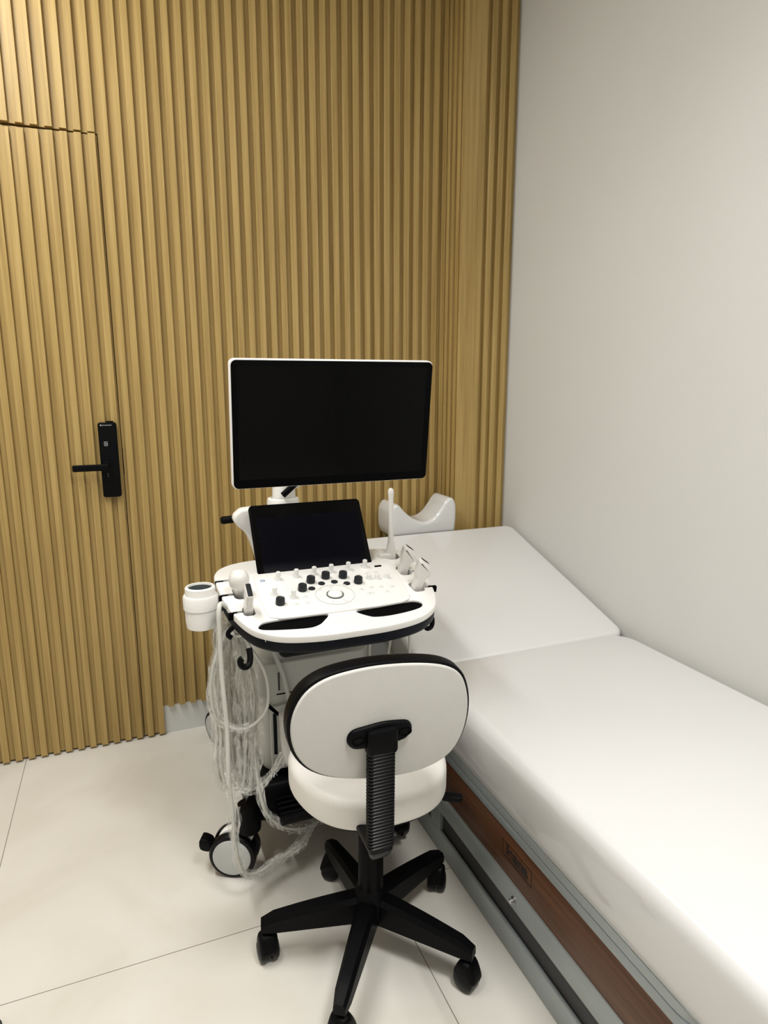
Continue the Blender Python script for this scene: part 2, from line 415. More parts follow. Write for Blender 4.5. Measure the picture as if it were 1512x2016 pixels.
LG = frame((BX0+.0038, 1.3275, .309), (0, -1, 0), (0, 0, 1), (-1, 0, 0))
text_mesh('lettering', 'leana', .046, LG @ Tm(0, .004, 0), 'print', wp, .0005, .0018, 1.12)
q = MB()
for a in (-1, 1):
    q.box(a*.071-.001, a*.071+.001, -.025, .025, 0, .0006, 0, LG); q.box(-.071, .071, a*.024-.0008, a*.024+.0008, 0, .0006, 0, LG)
for i in range(14): q.box(-.052+i*.0075, -.052+i*.0075+.0045, -.0195, -.0172, 0, .0006, 0, LG)
q.build('logo_frame', 'print', wp)
q = MB(); BT = frame((BX0, 1.326, .190), (0, -1, 0), (0, 0, 1), (-1, 0, 0))
q.lathe([(0, 0), (.011, 0), (.011, .004), (.009, .005), (.007, .006), (.007, .014), (.005, .016), (0, .016)], BT, 16); q.build('bolt', 'chrome', bed)

# ---------------------------------------------------------------- leg rest behind the head end
lr = thing('leg_rest', 'white curved saddle shaped leg rest standing behind the head end of the bed', 'leg rest', (1.3, 2.82, 0))
pr = [(1.140, .905), (1.128, .94), (1.127, 1.01), (1.134, 1.037), (1.150, 1.058), (1.172, 1.056), (1.205, 1.02), (1.25, .985), (1.305, .967), (1.355, .985), (1.395, 1.03), (1.413, 1.056), (1.435, 1.074), (1.458, 1.068), (1.472, 1.035), (1.473, .97), (1.468, .905)]
FL = frame((0, 2.905, 0), (1, 0, 0), (0, 0, 1), (0, -1, 0))
MB().slab([Vector(v) for v in smooth([Vector(v) for v in pr[:-1]], 5, False)]+[Vector((1.468, .905))], 0, .172, .016, .016, FL, 6).build('pad', 'vinyl', lr, angle=50)
MB().box(1.15, 1.45, 2.755, 2.885, .893, .906, .004).build('base_plate', 'black', lr)
q = MB(); q.tube([(1.3, 2.82, .01), (1.3, 2.82, .895)], .016, 12); q.box(1.2, 1.4, 2.755, 2.885, 0, .014, .005); q.build('support_post', 'silverp', lr)

# ---------------------------------------------------------------- ultrasound machine
us = thing('ultrasound_machine', 'white ultrasound machine on casters with black monitor and sloping control panel', 'ultrasound machine', (.57, 2.35, 0))
th = math.atan(.2); E2 = (0, math.cos(th), math.sin(th)); E3 = (0, -math.sin(th), math.cos(th))
TT = frame((.57, 1.60, .945), (1, 0, 0), E2, E3)
half = [(0, .004), (.10, .006), (.19, .022), (.245, .05), (.285, .095), (.315, .18), (.332, .29), (.336, .39), (.330, .43), (.305, .465), (.25, .49), (.15, .50)]
ol = [(a-.006, b_) for a, b_ in half]+[(-a-.006, b_) for a, b_ in reversed(half[1:])]
OUT = smooth(ol, 5)
ctray = MB().slab(OUT, -.022, 0, .005, .002, TT, 3).build('control_tray', 'white', us)
cm = MB()
cL = smooth([(-.266, .09), (-.252, .106), (-.225, .111), (-.20, .112), (-.12, .112), (-.062, .107), (-.085, .072), (-.105, .056), (-.135, .049), (-.2, .057), (-.25, .068), (-.266, .078)], 4)
cR = [(-a-.012+.0*b_, b_+.003) for a, b_ in cL]
cR = smooth([(.022, .104), (.1, .112), (.18, .118), (.21, .118), (.228, .108), (.232, .093), (.218, .075), (.18, .063), (.12, .055), (.075, .056), (.05, .066)], 4)
for o_ in (cL, cR): cm.slab(o_, -.2, .2, 0, 0, TT)
def hole(cx, cy, w, h_, r=.012): cm.slab(rrect(cx, cy, w, h_, r, 5), -.2, .2, 0, 0, TT)
hole(-.281, .290, .042, .080, .018); hole(-.325, .375, .09, .012, .004)
hole(-.328, .285, .085, .013, .004)
hole(-.276, .178, .034, .052, .012); hole(-.325, .180, .10, .012, .004)
hole(.262, .425, .055, .06, .024); hole(.315, .41, .09, .013, .004)
hole(.262, .310, .042, .065, .015); hole(.315, .30, .09, .013, .004)
hole(.258, .195, .040, .060, .012); hole(.315, .190, .09, .014, .004)
cut(ctray, cm)
for o_ in (cL, cR): MB().slab(o_, -.0218, -.005, 0, 0, TT).build('grip_recess', 'blackm', us)
for i_, (u_, v_) in enumerate([(-.330, .375), (-.330, .285), (-.320, .180), (.306, .41), (.312, .30), (.312, .190)]): MB().box(u_-.013, u_+.013, v_-.006, v_+.006, -.021, -.0015, .001, TT).build('slot_clip', 'blackm', us)
# dark lower shell under the tray, with holder cups
sc_ = [(a*.992, .004+(b_-.004)*.99) for a, b_ in OUT]
sh = MB().slab(sc_, -.060, -.0215, .002, .014, TT, 4)
shell = sh.build('lower_shell', 'navy', us); shell['label'] = 'black lower shell of the control tray'
cut(shell, MB().add([], []) or cm) if False else None
MB().slab(rrect(-.05, .13, .33, .18, .02), -.085, -.058, .004, .012, TT).build('keyboard_drawer', 'black', us)
# inner control face
pn = [(-.222, .40), (-.232, .30), (-.234, .17), (-.226, .125), (-.20, .110), (-.15, .107), (.10, .107), (.175, .112), (.20, .122), (.212, .145), (.222, .22), (.236, .33), (.232, .40)]
cp = MB().slab(pn, 0, .006, .003, 0, TT, 3).build('control_panel', 'white2', us)
def TK(u, v, h_=.006): return TT @ Tm(u, v, h_)
for (u, v) in [(-.156, .333), (-.097, .338), (-.038, .342), (.020, .345), (.079, .348), (.138, .352), (-.188, .240), (-.137, .212)]:
    MB().lathe([(0, 0), (.011, 0), (.0108, .002), (.0082, .006), (.0072, .010), (.0078, .024), (.0068, .0265), (0, .0268)], TK(u, v), 20).build('slider_knob', 'whitek', cp)
for (u, v) in [(-.183, .186), (-.100, .250), (-.062, .293), (-.009, .310), (.046, .301), (.082, .256)]:
    MB().lathe([(0, 0), (.0135, 0), (.014, .003), (.0132, .018), (.0122, .020), (.0105, .0195), (.0085, .0180), (0, .0178)], TK(u, v), 28).build('rotary_knob', 'knobgrey', cp)
for (u, v) in [(-.070, .252), (-.032, .276), (.010, .277), (.045, .258)]:
    MB().lathe([(0, 0), (.0110, 0), (.0105, .0025), (.008, .0035), (.006, .0025), (0, .003)], TK(u, v), 24).build('mode_button', 'knobgrey', cp)
for (u, v) in [(.124, .273), (.151, .268), (.183, .266)]:
    MB().lathe([(0, 0), (.0105, 0), (.009, .004), (.0078, .006), (.008, .014), (.007, .0155), (0, .0155)], TK(u, v), 20).build('toggle_knob', 'whitek', cp)
for i, (u, v) in enumerate([(.078, .210), (.111, .214), (.143, .212), (.177, .205), (.095, .182), (.150, .180), (-.102, .207), (-.137, .173), (-.104, .173), (-.05, .24), (-.01, .252), (.03, .248), (.10, .300), (.13, .305), (.16, .308)]):
    w_ = .03 if i == 4 else .018
    bt = MB().slab(rrect(0, 0, w_, .011, .0055, 4), 0, .002, .001, 0, TK(u, v), 2).build('push_button', 'whitek', cp)
    MB().box(-.0022, .0022, -.0007, .0007, .0019, .0023, 0, TK(u, v)).build('button_mark', 'knobgrey' if i in (0, 1, 4) else 'lgrey', bt)
tb = MB().lathe([(.0235, 0), (.0265, 0), (.0262, .003), (.0245, .0035), (.0235, .0015)], TK(-.0115, .200), 40, True).build('trackball_ring', 'greypart', cp)
MB().lathe([(.0, -.004)]+[(.0232*math.cos(a), .0002+.0135*math.sin(a)) for a in [k*PI/16 for k in range(9)]], TK(-.0115, .200), 40).build('trackball', 'white', tb)
MB().lathe([(.0585, 0), (.0600, 0), (.0600, .0012), (.0585, .0012)], TK(-.0115, .200), 56, True).build('ring_outline', 'body', cp)
for a in (-115, -65, 90): MB().box(.034, .056, -.0005, .0005, 0, .0010, 0, TK(-.0115, .200) @ R('Z', a)).build('ring_divider', 'body', cp)
MB().slab(rrect(.184, .348, .024, .009, .002), 0, .0025, .001, 0, TK(0, 0)).build('usb_socket', 'black', cp)
MB().lathe([(.0036, 0), (.0062, 0), (.0062, .0008), (.0036, .0008)], TK(-.204, .336) @ Matrix.Diagonal((1.25, 1, 1, 1)), 24, True).build('round_emblem', 'blue', cp)
q = MB().box(-.262, -.2612, .012, .030, -.0005, .0004, 0, TT)
q.build('rim_joint', 'body', us)

# touch screen
ty = Vector((0, .135, .205)); tl = ty.length; ty.normalize(); tz = Vector((1, 0, 0)).cross(ty)
TS = frame((.3625, 1.966, 1.013), (1, .0, 0), ty, tz)
ts = MB().slab(rrect(.191, tl/2, .385, tl+.012, .014), -.016, 0, .003, .006, TS).build('touch_screen', 'blackm', us)
MB().slab(rrect(.191, tl/2, .379, tl+.006, .012), -.001, .0008, .0004, 0, TS, 2).build('touch_glass', 'screen', ts)
MB().slab(rrect(.193, tl/2-.012, .350, tl-.056, .003), 0, .0011, 0, 0, TS).build('display_area', 'screen2', ts)
# yoke behind the touch screen and rear handle
yk = [(.318, 1.175), (.332, 1.195), (.372, 1.207), (.56, 1.20), (.70, 1.17), (.70, .96), (.410, .96), (.396, 1.0), (.380, 1.06), (.358, 1.118), (.328, 1.150)]
yoke = MB().slab([Vector(v) for v in smooth([Vector(v) for v in yk], 4)], 0, .05, .012, .012, frame((0, 2.19, 0), (1, 0, 0), (0, 0, 1), (0, -1, 0)), 4).build('screen_support', 'white', us)
q = MB(); q.tube([(.292, 2.215, 1.158), (.50, 2.215, 1.166), (.68, 2.215, 1.160)], .0135, 14)
q.lathe([(0, 0), (.009, 0), (.0135, .006), (.0135, .02)], frame((.285, 2.215, 1.158), (0, 1, 0), (0, 0, 1), (1, 0, 0)), 14)
q.build('rear_handle', 'black', us)
# monitor arm
q = MB().lathe([(0, 1.05), (.05, 1.05), (.056, 1.08), (.057, 1.208), (.054, 1.218), (.046, 1.221), (.0455, 1.214), (0, 1.214)], Tm(.508, 2.235, 0), 36); col = q.build('arm_collar', 'white', us)
q = MB(); q.lathe([(0, 0), (.041, 0), (.041, .012), (.039, .06), (.036, .085), (.02, .1), (0, .1)], Tm(.511, 2.235, 1.212), 32)
q.slab(smooth([(.48, 1.245), (.55, 1.25), (.60, 1.285), (.66, 1.36), (.66, 1.42), (.62, 1.44), (.54, 1.34), (.48, 1.31)], 4), 0, .045, .01, .01, frame((0, 2.258, 0), (1, 0, 0), (0, 0, 1), (0, -1, 0)))
q.build('arm_lower_link', 'white', us)
q = MB(); q.tube([(.64, 2.235, 1.41), (.60, 2.05, 1.50), (.545, 1.86, 1.52)], .024, 14); q.lathe(cyl(.034, 0, .06, .006), Tm(.64, 2.235, 1.38), 24)
q.tube([(.545, 1.86, 1.52), (.542, 1.742, 1.515)], .03, 14); q.build('arm_upper_link', 'white', us)
q = MB().tube([(.494, 2.175, 1.238), (.512, 2.170, 1.255), (.545, 2.165, 1.285)], .011, 12); q.build('arm_lock_lever', 'black', us)
# monitor
mt_ = math.radians(6.5); MU = Vector((0, -math.sin(mt_), math.cos(mt_))); MZ = Vector((0, -math.cos(mt_), -math.sin(mt_)))
MT = frame((.5385, 1.700, 1.510), (1, 0, 0), MU, MZ)
mon = MB().slab(rrect(0, 0, .565, .340, .015), -.030, -.001, .003, .012, MT).build('monitor', 'white', us)
mon['label'] = 'flat black screen monitor with thin white edge'
MB().slab(rrect(.0015, -.001, .560, .335, .014), -.002, .0012, .001, 0, MT, 2).build('bezel', 'blackm', mon)
MB().slab(rrect(.000, .004, .528, .298, .002), 0, .0016, 0, 0, MT).build('display_area', 'screen', mon)
MB().slab(rrect(0, 0, .12, .12, .01), -.044, -.029, .003, .003, MT).build('mount_plate', 'body', mon)

# cart body
CL, CR_ = .362, .735
q = MB().slab(rrect((CL+CR_)/2, 2.385, CR_-CL, .77, .05, 6), .30, .60, .004, .03, seg=3)
q.slab(rrect((CL+CR_)/2, 2.395, CR_-CL+.03, .79, .05, 6), .585, .705, .006, .006, seg=3)
q.slab(rrect((CL+CR_)/2, 2.30, CR_-CL-.01, .55, .06, 6), .705, .84, .02, 0, seg=4)
body = q.build('cart_body', 'body', us)
FB = frame((0, 2.0, 0), (1, 0, 0), (0, 0, 1), (0, -1, 0))
q = MB().box(.418, .424, .607, .672, 0, .0018, .0005, frame((0, 1.9998, 0), (1, 0, 0), (0, 0, 1), (0, -1, 0)) @ Tm(0, 0, 0)); q.build('vent_slot', 'charcoal', body)
q = MB().slab(smooth([(.387, .548), (.40, .556), (.58, .575), (.60, .56), (.60, .34), (.59, .325), (.40, .325), (.387, .34)], 3), 0, .0155, .003, 0, FB); rp = q.build('connector_recess', 'body', body); 
q = MB().slab(rrect(.4, .46, .012, .15, .003), .015, .018, .001, 0, FB); q.build('dark_slot', 'navy', rp)
q = MB().slab(smooth([(.412, .52), (.425, .535), (.475, .54), (.49, .52), (.49, .39), (.475, .352), (.445, .345), (.420, .375)], 4), .014, .055, .012, 0, FB); pc = q.build('connector_cover', 'white', rp)
q = MB().box(.425, .445, .4625, .4655, .0545, .0556, 0, FB); q.build('cover_mark', 'greypart', pc)
q = MB().tube(smooth([(.404, 2.0, .80), (.410, 1.995, .74), (.430, 1.985, .68), (.442, 1.982, .62), (.452, 1.98, .55)], 5, False), .007, 10); q.build('front_cable_guide', 'body', body)
q = MB().lathe([(0, .83), (.10, .83), (.085, .90), (.085, .955), (0, .955)], Tm(.57, 2.12, 0), 32); q.build('swivel_column', 'navy', us)
# black base
q = MB().slab(rrect(.565, 2.37, .54, .86, .07, 6), .165, .305, .02, .02, seg=3); base = q.build('cart_base', 'black', us)
q = MB()
for i in range(5): q.box(.385, .74, 1.905-.0+i*.022-.04, 1.915+i*.022-.04, .232-.0+i*.004, .242+i*.004, .002)
q.box(.38, .745, 1.85, 1.96, .205, .235, .008); q.build('ribbed_footrest', 'blackrib', base)
def caster(x_, y_, ang, front=True):
    c_ = MB(); A = Tm(x_, y_, 0) @ R('Z', ang)
    root = MB().lathe([(0, .15), (.030, .15), (.040, .16), (.042, .185), (.040, .23), (.036, .25), (0, .25)], Tm(x_, y_, 0), 28).build('caster', 'black', us)
    fk = MB().slab(smooth([(-.01, .05), (-.035, .09), (-.06, .13), (-.062, .162), (-.02, .168), (.03, .16), (.06, .12), (.05, .07), (.02, .05)], 4), -.0125, .0125, .004, .004, A @ Tm(.046, 0, 0) @ R('X', 90)); fk.build('fork', 'white', root)
    for s_ in (-1, 1):
        W = A @ Tm(.050, 0, .079) @ R('X', 90)
        wh = MB().lathe([(0, s_*.014), (.060, s_*.014), (.074, s_*.015), (.079, s_*.019), (.079, s_*.034), (.075, s_*.040), (.066, s_*.042), (.063, s_*.041), (0, s_*.041)], W, 44).build('wheel', 'blackrib', root)
        MB().lathe([(0, s_*.0405), (.0635, s_*.0405), (.0635, s_*.044), (.058, s_*.0455), (.02, s_*.047), (0, s_*.047)], W, 40).build('wheel_disc', 'wheelw', wh)
    if front:
        MB().slab(smooth([(.078, .112), (.112, .124), (.114, .086), (.078, .080)], 3), -.02, .02, .004, .004, A @ Tm(.050, 0, 0) @ R('X', 90)).build('brake_tab', 'black', root)
    return root
caster(.292, 1.945, 155); caster(.815, 1.99, -95); caster(.345, 2.76, 118, False); caster(.78, 2.76, 80, False)

# gel cup holder
g = MB().lathe([(0, .014), (.030, .014), (.043, .020), (.046, .04), (.0465, .075), (.050, .078), (.0505, .112), (.048, .118), (.044, .119), (.043, .14), (.040, .143), (.0355, .143), (.034, .138), (.034, .02), (0, .02)], Tm(.174, 1.885, .893), 40)
cup = g.build('gel_warmer', 'white', us)
MB().lathe([(.0338, .018), (.0342, .02), (.0342, .137), (.0338, .137)], Tm(.174, 1.885, .893), 40, True).build('cup_liner', 'cupin', cup)
MB().lathe([(0, .0205), (.0336, .0205), (.0336, .022), (0, .022)], Tm(.174, 1.885, .893), 32).build('cup_floor', 'cupin', cup)
q = MB().box(.215, .262, 1.868, 1.902, .955, .985, .005); q.build('cup_bracket', 'charcoal', cup)
# cable hooks
def hook(name, pts, r=.0075):
    q = MB().tube(smooth([Vector(v) for v in pts], 6, False), r, 12); return q.build(name, 'black', us)
hook('cable_hook', [(.272, 1.665, .915), (.273, 1.655, .895), (.268, 1.645, .878), (.256, 1.64, .873), (.246, 1.64, .880), (.244, 1.64, .894), (.250, 1.64, .899)], .0085)
hook('cable_hook', [(.848, 1.735, .915), (.855, 1.73, .892), (.850, 1.725, .872), (.836, 1.725, .866), (.826, 1.725, .878), (.826, 1.725, .893)], .0075)
hook('cable_hook', [(.262, 1.80, .935), (.240, 1.80, .918), (.237, 1.80, .905), (.246, 1.80, .897)], .007)

# ---------------------------------------------------------------- probes standing in the holders, cables
def sleeve(path, r0, name, parent, spike=0.35, step=6):
    """loose film sleeve: lengthwise pleats that drift along the run, a torn fringe of small points"""
    P = smooth([Vector(p) for p in path], step, False); n = 14; sd = random.uniform(0, 50)
    vs = []; fs = []; N_ = len(P); acc = 0
    for i, p_ in enumerate(P):
        t_ = (P[min(i+1, N_-1)]-P[max(i-1, 0)]).normalized(); acc += (P[i]-P[i-1]).length if i else 0
        u = Vector((0, 1, 0)); u = (u-t_*u.dot(t_)).normalized(); w_ = t_.cross(u)
        env = .65+.5*noise.noise(Vector((sd, acc*9, 0)))+.12*math.sin(acc*60+sd)
        for k in range(n):
            a = 2*PI*k/n
            pl_ = (1.25 if k % 2 else .62)+.45*noise.noise(Vector((math.cos(a)*1.5+sd, math.sin(a)*1.5, acc*14)))+random.uniform(-.08, .08)
            rr = r0*max(.35, env+.25)*pl_
            vs.append(p_+(u*math.cos(a)+w_*math.sin(a))*rr)
    for i in range(N_-1):
        for k in range(n): fs.append((i*n+k, i*n+(k+1) % n, (i+1)*n+(k+1) % n, (i+1)*n+k))
    s_ = MB().add(vs, fs)
    for i in range(2, N_-2):
        if random.random() > spike: continue
        k = random.choice([5, 6, 7, 8, 9, 12]); c0 = Vector(vs[i*n+k]); d_ = (c0-P[i]).normalized()
        tip = c0+d_*r0*random.uniform(.35, .9)+Vector((0, 0, random.uniform(-.008, .008)))
        s_.add([c0, Vector(vs[(i+1)*n+k]), tip], [(0, 1, 2)])
    return s_.build(name, 'film', parent, angle=40)
def cable(path, r, parent, name='cable', m='cable'):
    return MB().tube(smooth([Vector(p) for p in path], 6, False), r, 9).build(name, m, parent, angle=80)
GL = 'ultrasound probes in the tray holders'
# volume probe with a domed head, rear left holder
pb = thing('ultrasound_probe', 'white probe with big domed head in the left side of the tray', 'probe', tuple(TT @ Vector((-.281, .290, -.05))), GL)
PT = TT @ Tm(-.281, .292, 0) @ R('X', 12) @ R('Y', -5)
MB().lathe([(0, -.05), (.012, -.05), (.016, -.02), (.018, .0), (.0185, .01), (.019, .018), (.0205, .019), (.026, .027), (.0295, .038), (.0300, .054), (.027, .067), (.018, .077), (.008, .0805), (0, .081)], PT, 36).build('probe_head', 'probe', pb)
c1 = [(.29, 1.87, .945), (.262, 1.85, .955), (.225, 1.81, 1.00), (.213, 1.79, .987), (.212, 1.79, .926), (.213, 1.80, .786), (.220, 1.80, .623), (.218, 1.80, .474), (.224, 1.80, .335), (.226, 1.80, .229), (.245, 1.80, .125), (.288, 1.82, .085), (.358, 1.85, .085), (.45, 1.88, .105), (.52, 1.93, .15), (.56, 1.95, .20)]
cable(c1, .0068, pb); sleeve(c1[7:], .0145, 'plastic_sleeve', pb, .3)
# flat linear probe, front left holder
pb = thing('ultrasound_probe', 'flat white probe with dark rectangular face at the front left of the tray', 'probe', tuple(TT @ Vector((-.276, .178, -.05))), GL)
PT = TT @ Tm(-.276, .186, 0) @ R('X', 20)
q = MB(); q.slab(rrect(0, 0, .024, .040, .010, 5), -.05, .030, .004, .006, PT); q.slab(rrect(-.001, .006, .019, .052, .006, 5), .026, .078, .003, .006, PT)
q.build('probe_head', 'probe', pb); q = MB().slab(rrect(-.001, .006, .0145, .047, .003), .0775, .0798, .001, 0, PT); q.build('transducer_face', 'knobgrey', pb)
c2 = [(.29, 1.775, .92), (.265, 1.80, .90), (.245, 1.84, .90), (.228, 1.86, .87), (.198, 1.86, .80), (.186, 1.86, .715), (.196, 1.86, .63), (.240, 1.86, .584), (.293, 1.86, .573), (.342, 1.86, .609), (.357, 1.86, .666), (.347, 1.86, .752), (.304, 1.87, .842), (.277, 1.88, .90)]
cable(c2, .005, pb); sleeve(c2[2:9], .013, 'plastic_sleeve', pb, .5)
# coiled wrapped cables hanging from the left hooks
cb = thing('cable_bundle', 'bundle of cables wrapped in crinkled clear film hanging under the left of the tray', 'cables', (.25, 1.92, .3))
c3 = [(.262, 1.88, .90), (.286, 1.9, .86), (.293, 1.9, .778), (.305, 1.9, .605), (.312, 1.9, .462), (.320, 1.88, .346), (.339, 1.865, .256), (.396, 1.86, .194), (.472, 1.88, .160), (.557, 1.92, .16)]
c4 = [(.250, 1.9, .90), (.225, 1.9, .80), (.215, 1.9, .72), (.203, 1.9, .574), (.193, 1.9, .455), (.212, 1.9, .37), (.259, 1.9, .345), (.295, 1.9, .349), (.307, 1.9, .463), (.302, 1.9, .606), (.29, 1.9, .778), (.27, 1.9, .89)]
c5 = [(.263, 1.93, .90), (.249, 1.93, .722), (.249, 1.93, .549), (.251, 1.93, .423), (.272, 1.93, .345), (.295, 1.93, .312), (.337, 1.93, .32), (.389, 1.95, .353), (.425, 1.97, .392)]
c6 = [(.251, 1.95, .89), (.269, 1.95, .761), (.274, 1.95, .586), (.263, 1.95, .445), (.243, 1.95, .358)]
c7 = [(.255, 1.94, .89), (.235, 1.94, .75), (.232, 1.94, .60), (.228, 1.94, .45), (.232, 1.94, .38), (.25, 1.94, .33)]
c8 = [(.270, 1.91, .89), (.315, 1.91, .76), (.328, 1.91, .64), (.322, 1.91, .52), (.318, 1.91, .42), (.30, 1.91, .36)]
c9 = [(.225, 1.87, .96), (.215, 1.88, .87), (.213, 1.88, .76), (.205, 1.88, .66), (.21, 1.88, .56), (.205, 1.88, .46), (.215, 1.88, .38)]
c10 = [(.275, 1.90, .89), (.285, 1.90, .76), (.29, 1.90, .60), (.285, 1.9, .48), (.28, 1.9, .40), (.27, 1.9, .34)]
for i, (cc, sr, sp_) in enumerate(((c3, .013, .25), (c4, .018, .8), (c5, .016, .3), (c6, .028, .2), (c7, .024, .5), (c8, .020, .2), (c9, .016, .9), (c10, .026, .3))):
    cable(cc, .0052, cb); sleeve(cc, sr, 'plastic_sleeve', cb, sp_)
# tall endocavity probe, rear right holder
pb = thing('ultrasound_probe', 'tall thin white endocavity probe upright at the back right of the tray', 'probe', tuple(TT @ Vector((.262, .425, -.05))), GL)
b0 = TT @ Vector((.262, .425, 0)); 
PV = Matrix.Translation(b0)
MB().lathe([(0, -.04), (.016, -.04), (.0175, 0), (.0175, .018), (.016, .030), (.012, .045), (.0095, .062), (.0088, .12), (.0088, .20), (.0095, .214), (.0105, .222), (.0095, .232), (.005, .238), (0, .239)], PV, 28).build('probe_shaft', 'probe', pb)
MB().slab(rrect(-.022, -.004, .05, .030, .013, 5), -.03, .012, .006, .004, PV).build('probe_grip', 'probe', pb)
r3 = [(b0.x, b0.y, b0.z-.04), (b0.x-.005, b0.y-.03, b0.z-.12), (.757, 2.0, .80), (.750, 2.0, .745), (.746, 2.0, .68), (.748, 1.985, .50), (.70, 1.985, .42)]
cable(r3, .004, pb)
for (v, lab, tilt, cpath, sz) in ((.310, 'white convex probe with dark face, second from the back on the right of the tray', 22, [(.831, 2.0, .80), (.831, 2.0, .771), (.816, 2.0, .668), (.79, 2.0, .5), (.74, 1.985, .42)], .92),
                              (.195, 'white convex probe with dark face at the front right of the tray', 20, [(.885, 1.97, .82), (.880, 1.96, .775), (.868, 1.94, .667), (.83, 1.96, .5), (.77, 1.98, .42)], 1.0)):
    pb = thing('ultrasound_probe', lab, 'probe', tuple(TT @ Vector((.260, v, -.05))), GL)
    B = Matrix.Translation(TT @ Vector((.259, v, 0))) @ R('X', 15) @ R('Y', 8)
    q = MB(); q.slab(smooth([(-.015, -.05), (-.017, 0), (-.016, .035), (-.020, .05), (-.021, .085*sz), (-.016, .098*sz), (.018, .080*sz), (.030, .062*sz), (.029, .045*sz), (.018, .034), (.015, .015), (.014, -.05)], 4), -.015, .015, .008, .008, B @ R('X', 90) @ Matrix.Identity(4), 4)
    q.build('probe_head', 'probe', pb)
    FT = B @ Tm(.001, 0, .0925*sz) @ R('Y', 29)
    q = MB().slab(rrect(0, 0, .034, .022, .004), -.004, .0022, .001, 0, FT); q.build('face_surround', 'white', pb)
    q = MB().slab(rrect(0, 0, .031, .016, .002), .0015, .0038, .001, 0, FT); q.build('transducer_face', 'knobgrey', pb)
    e_ = TT @ Vector((.26, v, -.05)); cable([tuple(e_), (e_.x, e_.y, e_.z-.05)]+cpath, .0042, pb)

# ---------------------------------------------------------------- office chair
CXc, CYc = .567, 1.52
ch = thing('office_chair', 'white upholstered swivel office chair with black star base and ribbed back support', 'chair', (CXc, CYc, 0))
# base
q = MB().lathe([(0, .085), (.035, .085), (.045, .10), (.050, .125), (.050, .170), (.044, .190), (.036, .20), (0, .20)], Tm(CXc, CYc, 0), 32); q.build('hub', 'black', ch)
q = MB().lathe([(0, .19), (.036, .19), (.036, .30), (.0345, .305), (.0345, .36), (.031, .365), (.031, .40), (.029, .402), (.029, .44), (0, .44)], Tm(CXc, CYc, 0), 32); q.build('gas_lift', 'black', ch)
for k in range(5):
    LA = (23.6, 95.6, 167.6, 235.0, 311.0)[k]; A = Tm(CXc, CYc, 0) @ R('Z', LA)
    sec = []
    N_ = 8
    vs = []; fs = []
    for i in range(N_+1):
        t = i/N_; r_ = .03+t*.285
        hw = .030-.010*t; ztop = .180-.042*t+.004*math.sin(PI*t); zb = .102-.004*t
        if i == N_: ztop -= .010; hw -= .004
        for (yy, zz) in ((-hw, zb), (-hw, ztop-.012), (-hw*.62, ztop), (hw*.62, ztop), (hw, ztop-.012), (hw, zb)): vs.append((r_, yy, zz))
    for i in range(N_):
        for j in range(6): fs.append((i*6+j, i*6+(j+1) % 6, (i+1)*6+(j+1) % 6, (i+1)*6+j))
    fs += [(5, 4, 3, 2, 1, 0), tuple(N_*6+j for j in range(6))]
    leg = MB().add(vs, fs, A).build('leg', 'black', ch, angle=30)
    ca = [60, 150, 92, 20, -62][k]
    C = A @ Tm(.298, 0, 0) @ R('Z', -LA+ca) @ Matrix.Scale(1.15, 4)
    cs = MB(); cs.lathe([(0, .05), (.008, .05), (.008, .105), (0, .105)], A @ Tm(.298, 0, 0), 12)
    cs.slab(smooth([(-.028, .030), (-.025, .052), (-.012, .073), (.012, .075), (.027, .050), (.029, .028), (0, .022)], 4), -.0235, .0235, .013, .013, C @ R('X', 90), 5)
    cst = cs.build('caster', 'black', leg)
    for s_ in (-1, 1):
        MB().lathe([(0, s_*.004), (.022, s_*.004), (.0268, s_*.007), (.0275, s_*.014), (.0255, s_*.022), (.018, s_*.026), (0, s_*.0275)], C @ Tm(0, 0, .0275) @ R('X', 90), 28).build('wheel', 'blackrib', cst)
# seat
so = superell(.590, 1.590, .226, .212, 2.7, 72)
so = [(x_-.03*max(0, (1.6-y_)/.2)*(x_-.59)/.22, y_) for x_, y_ in so]
q = MB().slab(so, .482, .568, .024, .012, seg=6); st = q.build('seat', 'chairfab', ch, angle=60)
q = MB().slab([((x_-.59)*.93+.59, (y_-1.59)*.93+1.59) for x_, y_ in so], .470, .484, .003, .005); q.build('seat_pan', 'black', st)
q = MB().box(.535, .64, 1.50, 1.68, .440, .472, .01); q.build('seat_mechanism', 'black', ch)
q = MB().tube([(.63, 1.50, .455), (.72, 1.49, .462), (.765, 1.475, .468)], .006, 10); q.slab(rrect(0, 0, .060, .026, .011), -.008, .008, .004, .004, Tm(.788, 1.452, .468) @ R('Z', -32))
q.build('height_lever', 'black', ch)
# backrest
ba = math.radians(8); BU = Vector((0, -math.sin(ba), math.cos(ba))); BN = Vector((0, -math.cos(ba), -math.sin(ba)))
BM = frame((.51, 1.29, .84), (1, 0, 0), BU, BN)
bo = [(.282, .877), (.290, .926), (.316, .968), (.362, .993), (.43, 1.002), (.51, 1.001), (.60, .990), (.668, .972), (.710, .942), (.732, .89), (.739, .831), (.731, .770), (.708, .722), (.670, .693), (.615, .678), (.551, .678), (.487, .687), (.425, .704), (.366, .731), (.321, .769), (.292, .820)]
bo = smooth([((x_-.51), (z_-.84)/math.cos(ba)) for x_, z_ in bo], 4)
cx_ = sum(p_.x for p_ in bo)/len(bo); cy_ = sum(p_.y for p_ in bo)/len(bo)
def sc2(k, d=0): 
    return [(cx_+(p_.x-cx_)*k, cy_+(p_.y-cy_)*k) for p_ in bo]
def bend(mb):   # slight curve of the backrest around the sitter
    mb.v = [tuple(Vector(v)-BN*(.16*((BM.inverted() @ Vector(v)).x-cx_)**2)*-1) for v in mb.v]; return mb
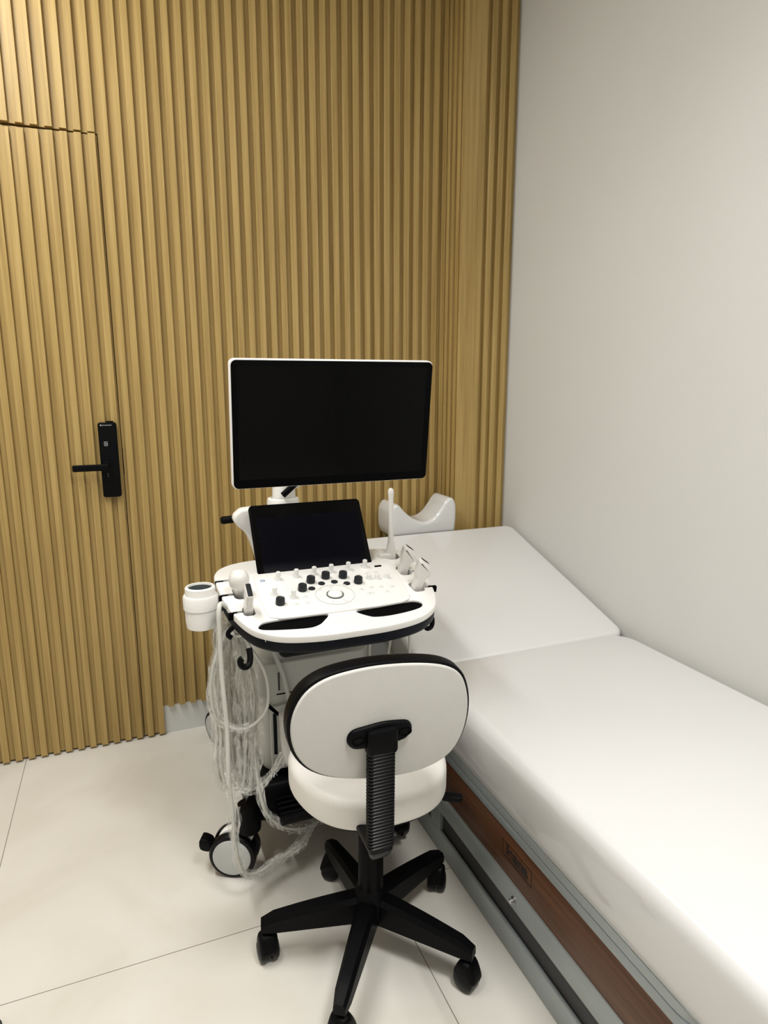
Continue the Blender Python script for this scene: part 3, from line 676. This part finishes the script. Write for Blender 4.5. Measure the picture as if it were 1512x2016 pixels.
q = bend(MB().slab(bo, -.042, .0, .005, .012, BM, 3)); rim = q.build('backrest_rim', 'black', ch, angle=50)
q = bend(MB().slab(sc2(.966), -.004, .007, .005, 0, BM, 4)); q.build('backrest_shell', 'chairback', ch, angle=50)
q = bend(MB().slab(sc2(.90), -.065, -.014, 0, .022, BM, 5)); q.build('backrest_cushion', 'chairfab', ch, angle=60)
# bracket and ribbed spine
q = MB(); q.slab(smooth([(-.083, .826), (-.070, .845), (-.035, .850), (0, .853), (.035, .850), (.066, .843), (.078, .826), (.072, .808), (.045, .794), (-.048, .794), (-.076, .804)], 4), .004, .024, .010, 0, frame((.503, 1.292, 0), (1, 0, 0), (0, 0, 1), (0, -1, 0)), 4)
q.box(.463, .538, 1.250, 1.285, .778, .842, .010)
br = q.build('back_bracket', 'black', ch)
for a in (-1, 1): MB().lathe([(.010, 0), (.013, 0), (.0125, .003), (.0105, .003)], frame((.503+a*.058, 1.269, .819), (1, 0, 0), (0, 0, 1), (0, -1, 0)) @ Matrix.Diagonal((1.3, .8, 1, 1)), 20, True).build('screw_cap', 'blackm', br)
sp = MB(); NR = 30
path = []
for i in range(NR*4+1):
    t = i/(NR*4)
    z_ = .795-.265*t; y_ = 1.266+.006*t
    path.append((y_, z_, i % 4))
vs = []; fs = []
def ring_pts(yc, zc, hw, hd, ang=0):
    p_ = rrect(0, 0, 2*hw, 2*hd, .010, 3)
    return [(.4985+a, yc+b_*math.cos(ang), zc+b_*math.sin(ang)) for a, b_ in p_]
seq = []
for (y_, z_, k) in path:
    g_ = 0 if k in (0, 3) else .0028
    seq.append(ring_pts(y_, z_, 0.0335-.0028+g_, .016-.0028+g_))
for j in range(1, 11):   # bend forward under the seat
    a = j/10*PI/2; seq.append(ring_pts(1.272+.035*(1-math.cos(a)), .530-.035*math.sin(a), .0315-.0014*j, .016-.0005*j, a))
seq.append([(a, y_+.15, z_) for a, y_, z_ in seq[-1]])
for r_ in seq: vs += r_
n_ = len(seq[0])
for i in range(len(seq)-1):
    for j in range(n_): fs.append((i*n_+j, i*n_+(j+1) % n_, (i+1)*n_+(j+1) % n_, (i+1)*n_+j))
fs += [tuple(reversed(range(n_))), tuple((len(seq)-1)*n_+j for j in range(n_))]
sp.add(vs, fs); sp.build('ribbed_spine', 'blackrib', ch, angle=25)

# ---------------------------------------------------------------- dark thing cut off at the lower left corner of the view
tag(MB().slab(rrect(-.70, 1.38, .60, .55, .02), .0005, .012, .003, 0, Tm(-.0, 0, 0)).build('floor_mat', 'matgrey'), 'dark grey mat on the tiled floor by the left edge', 'mat')
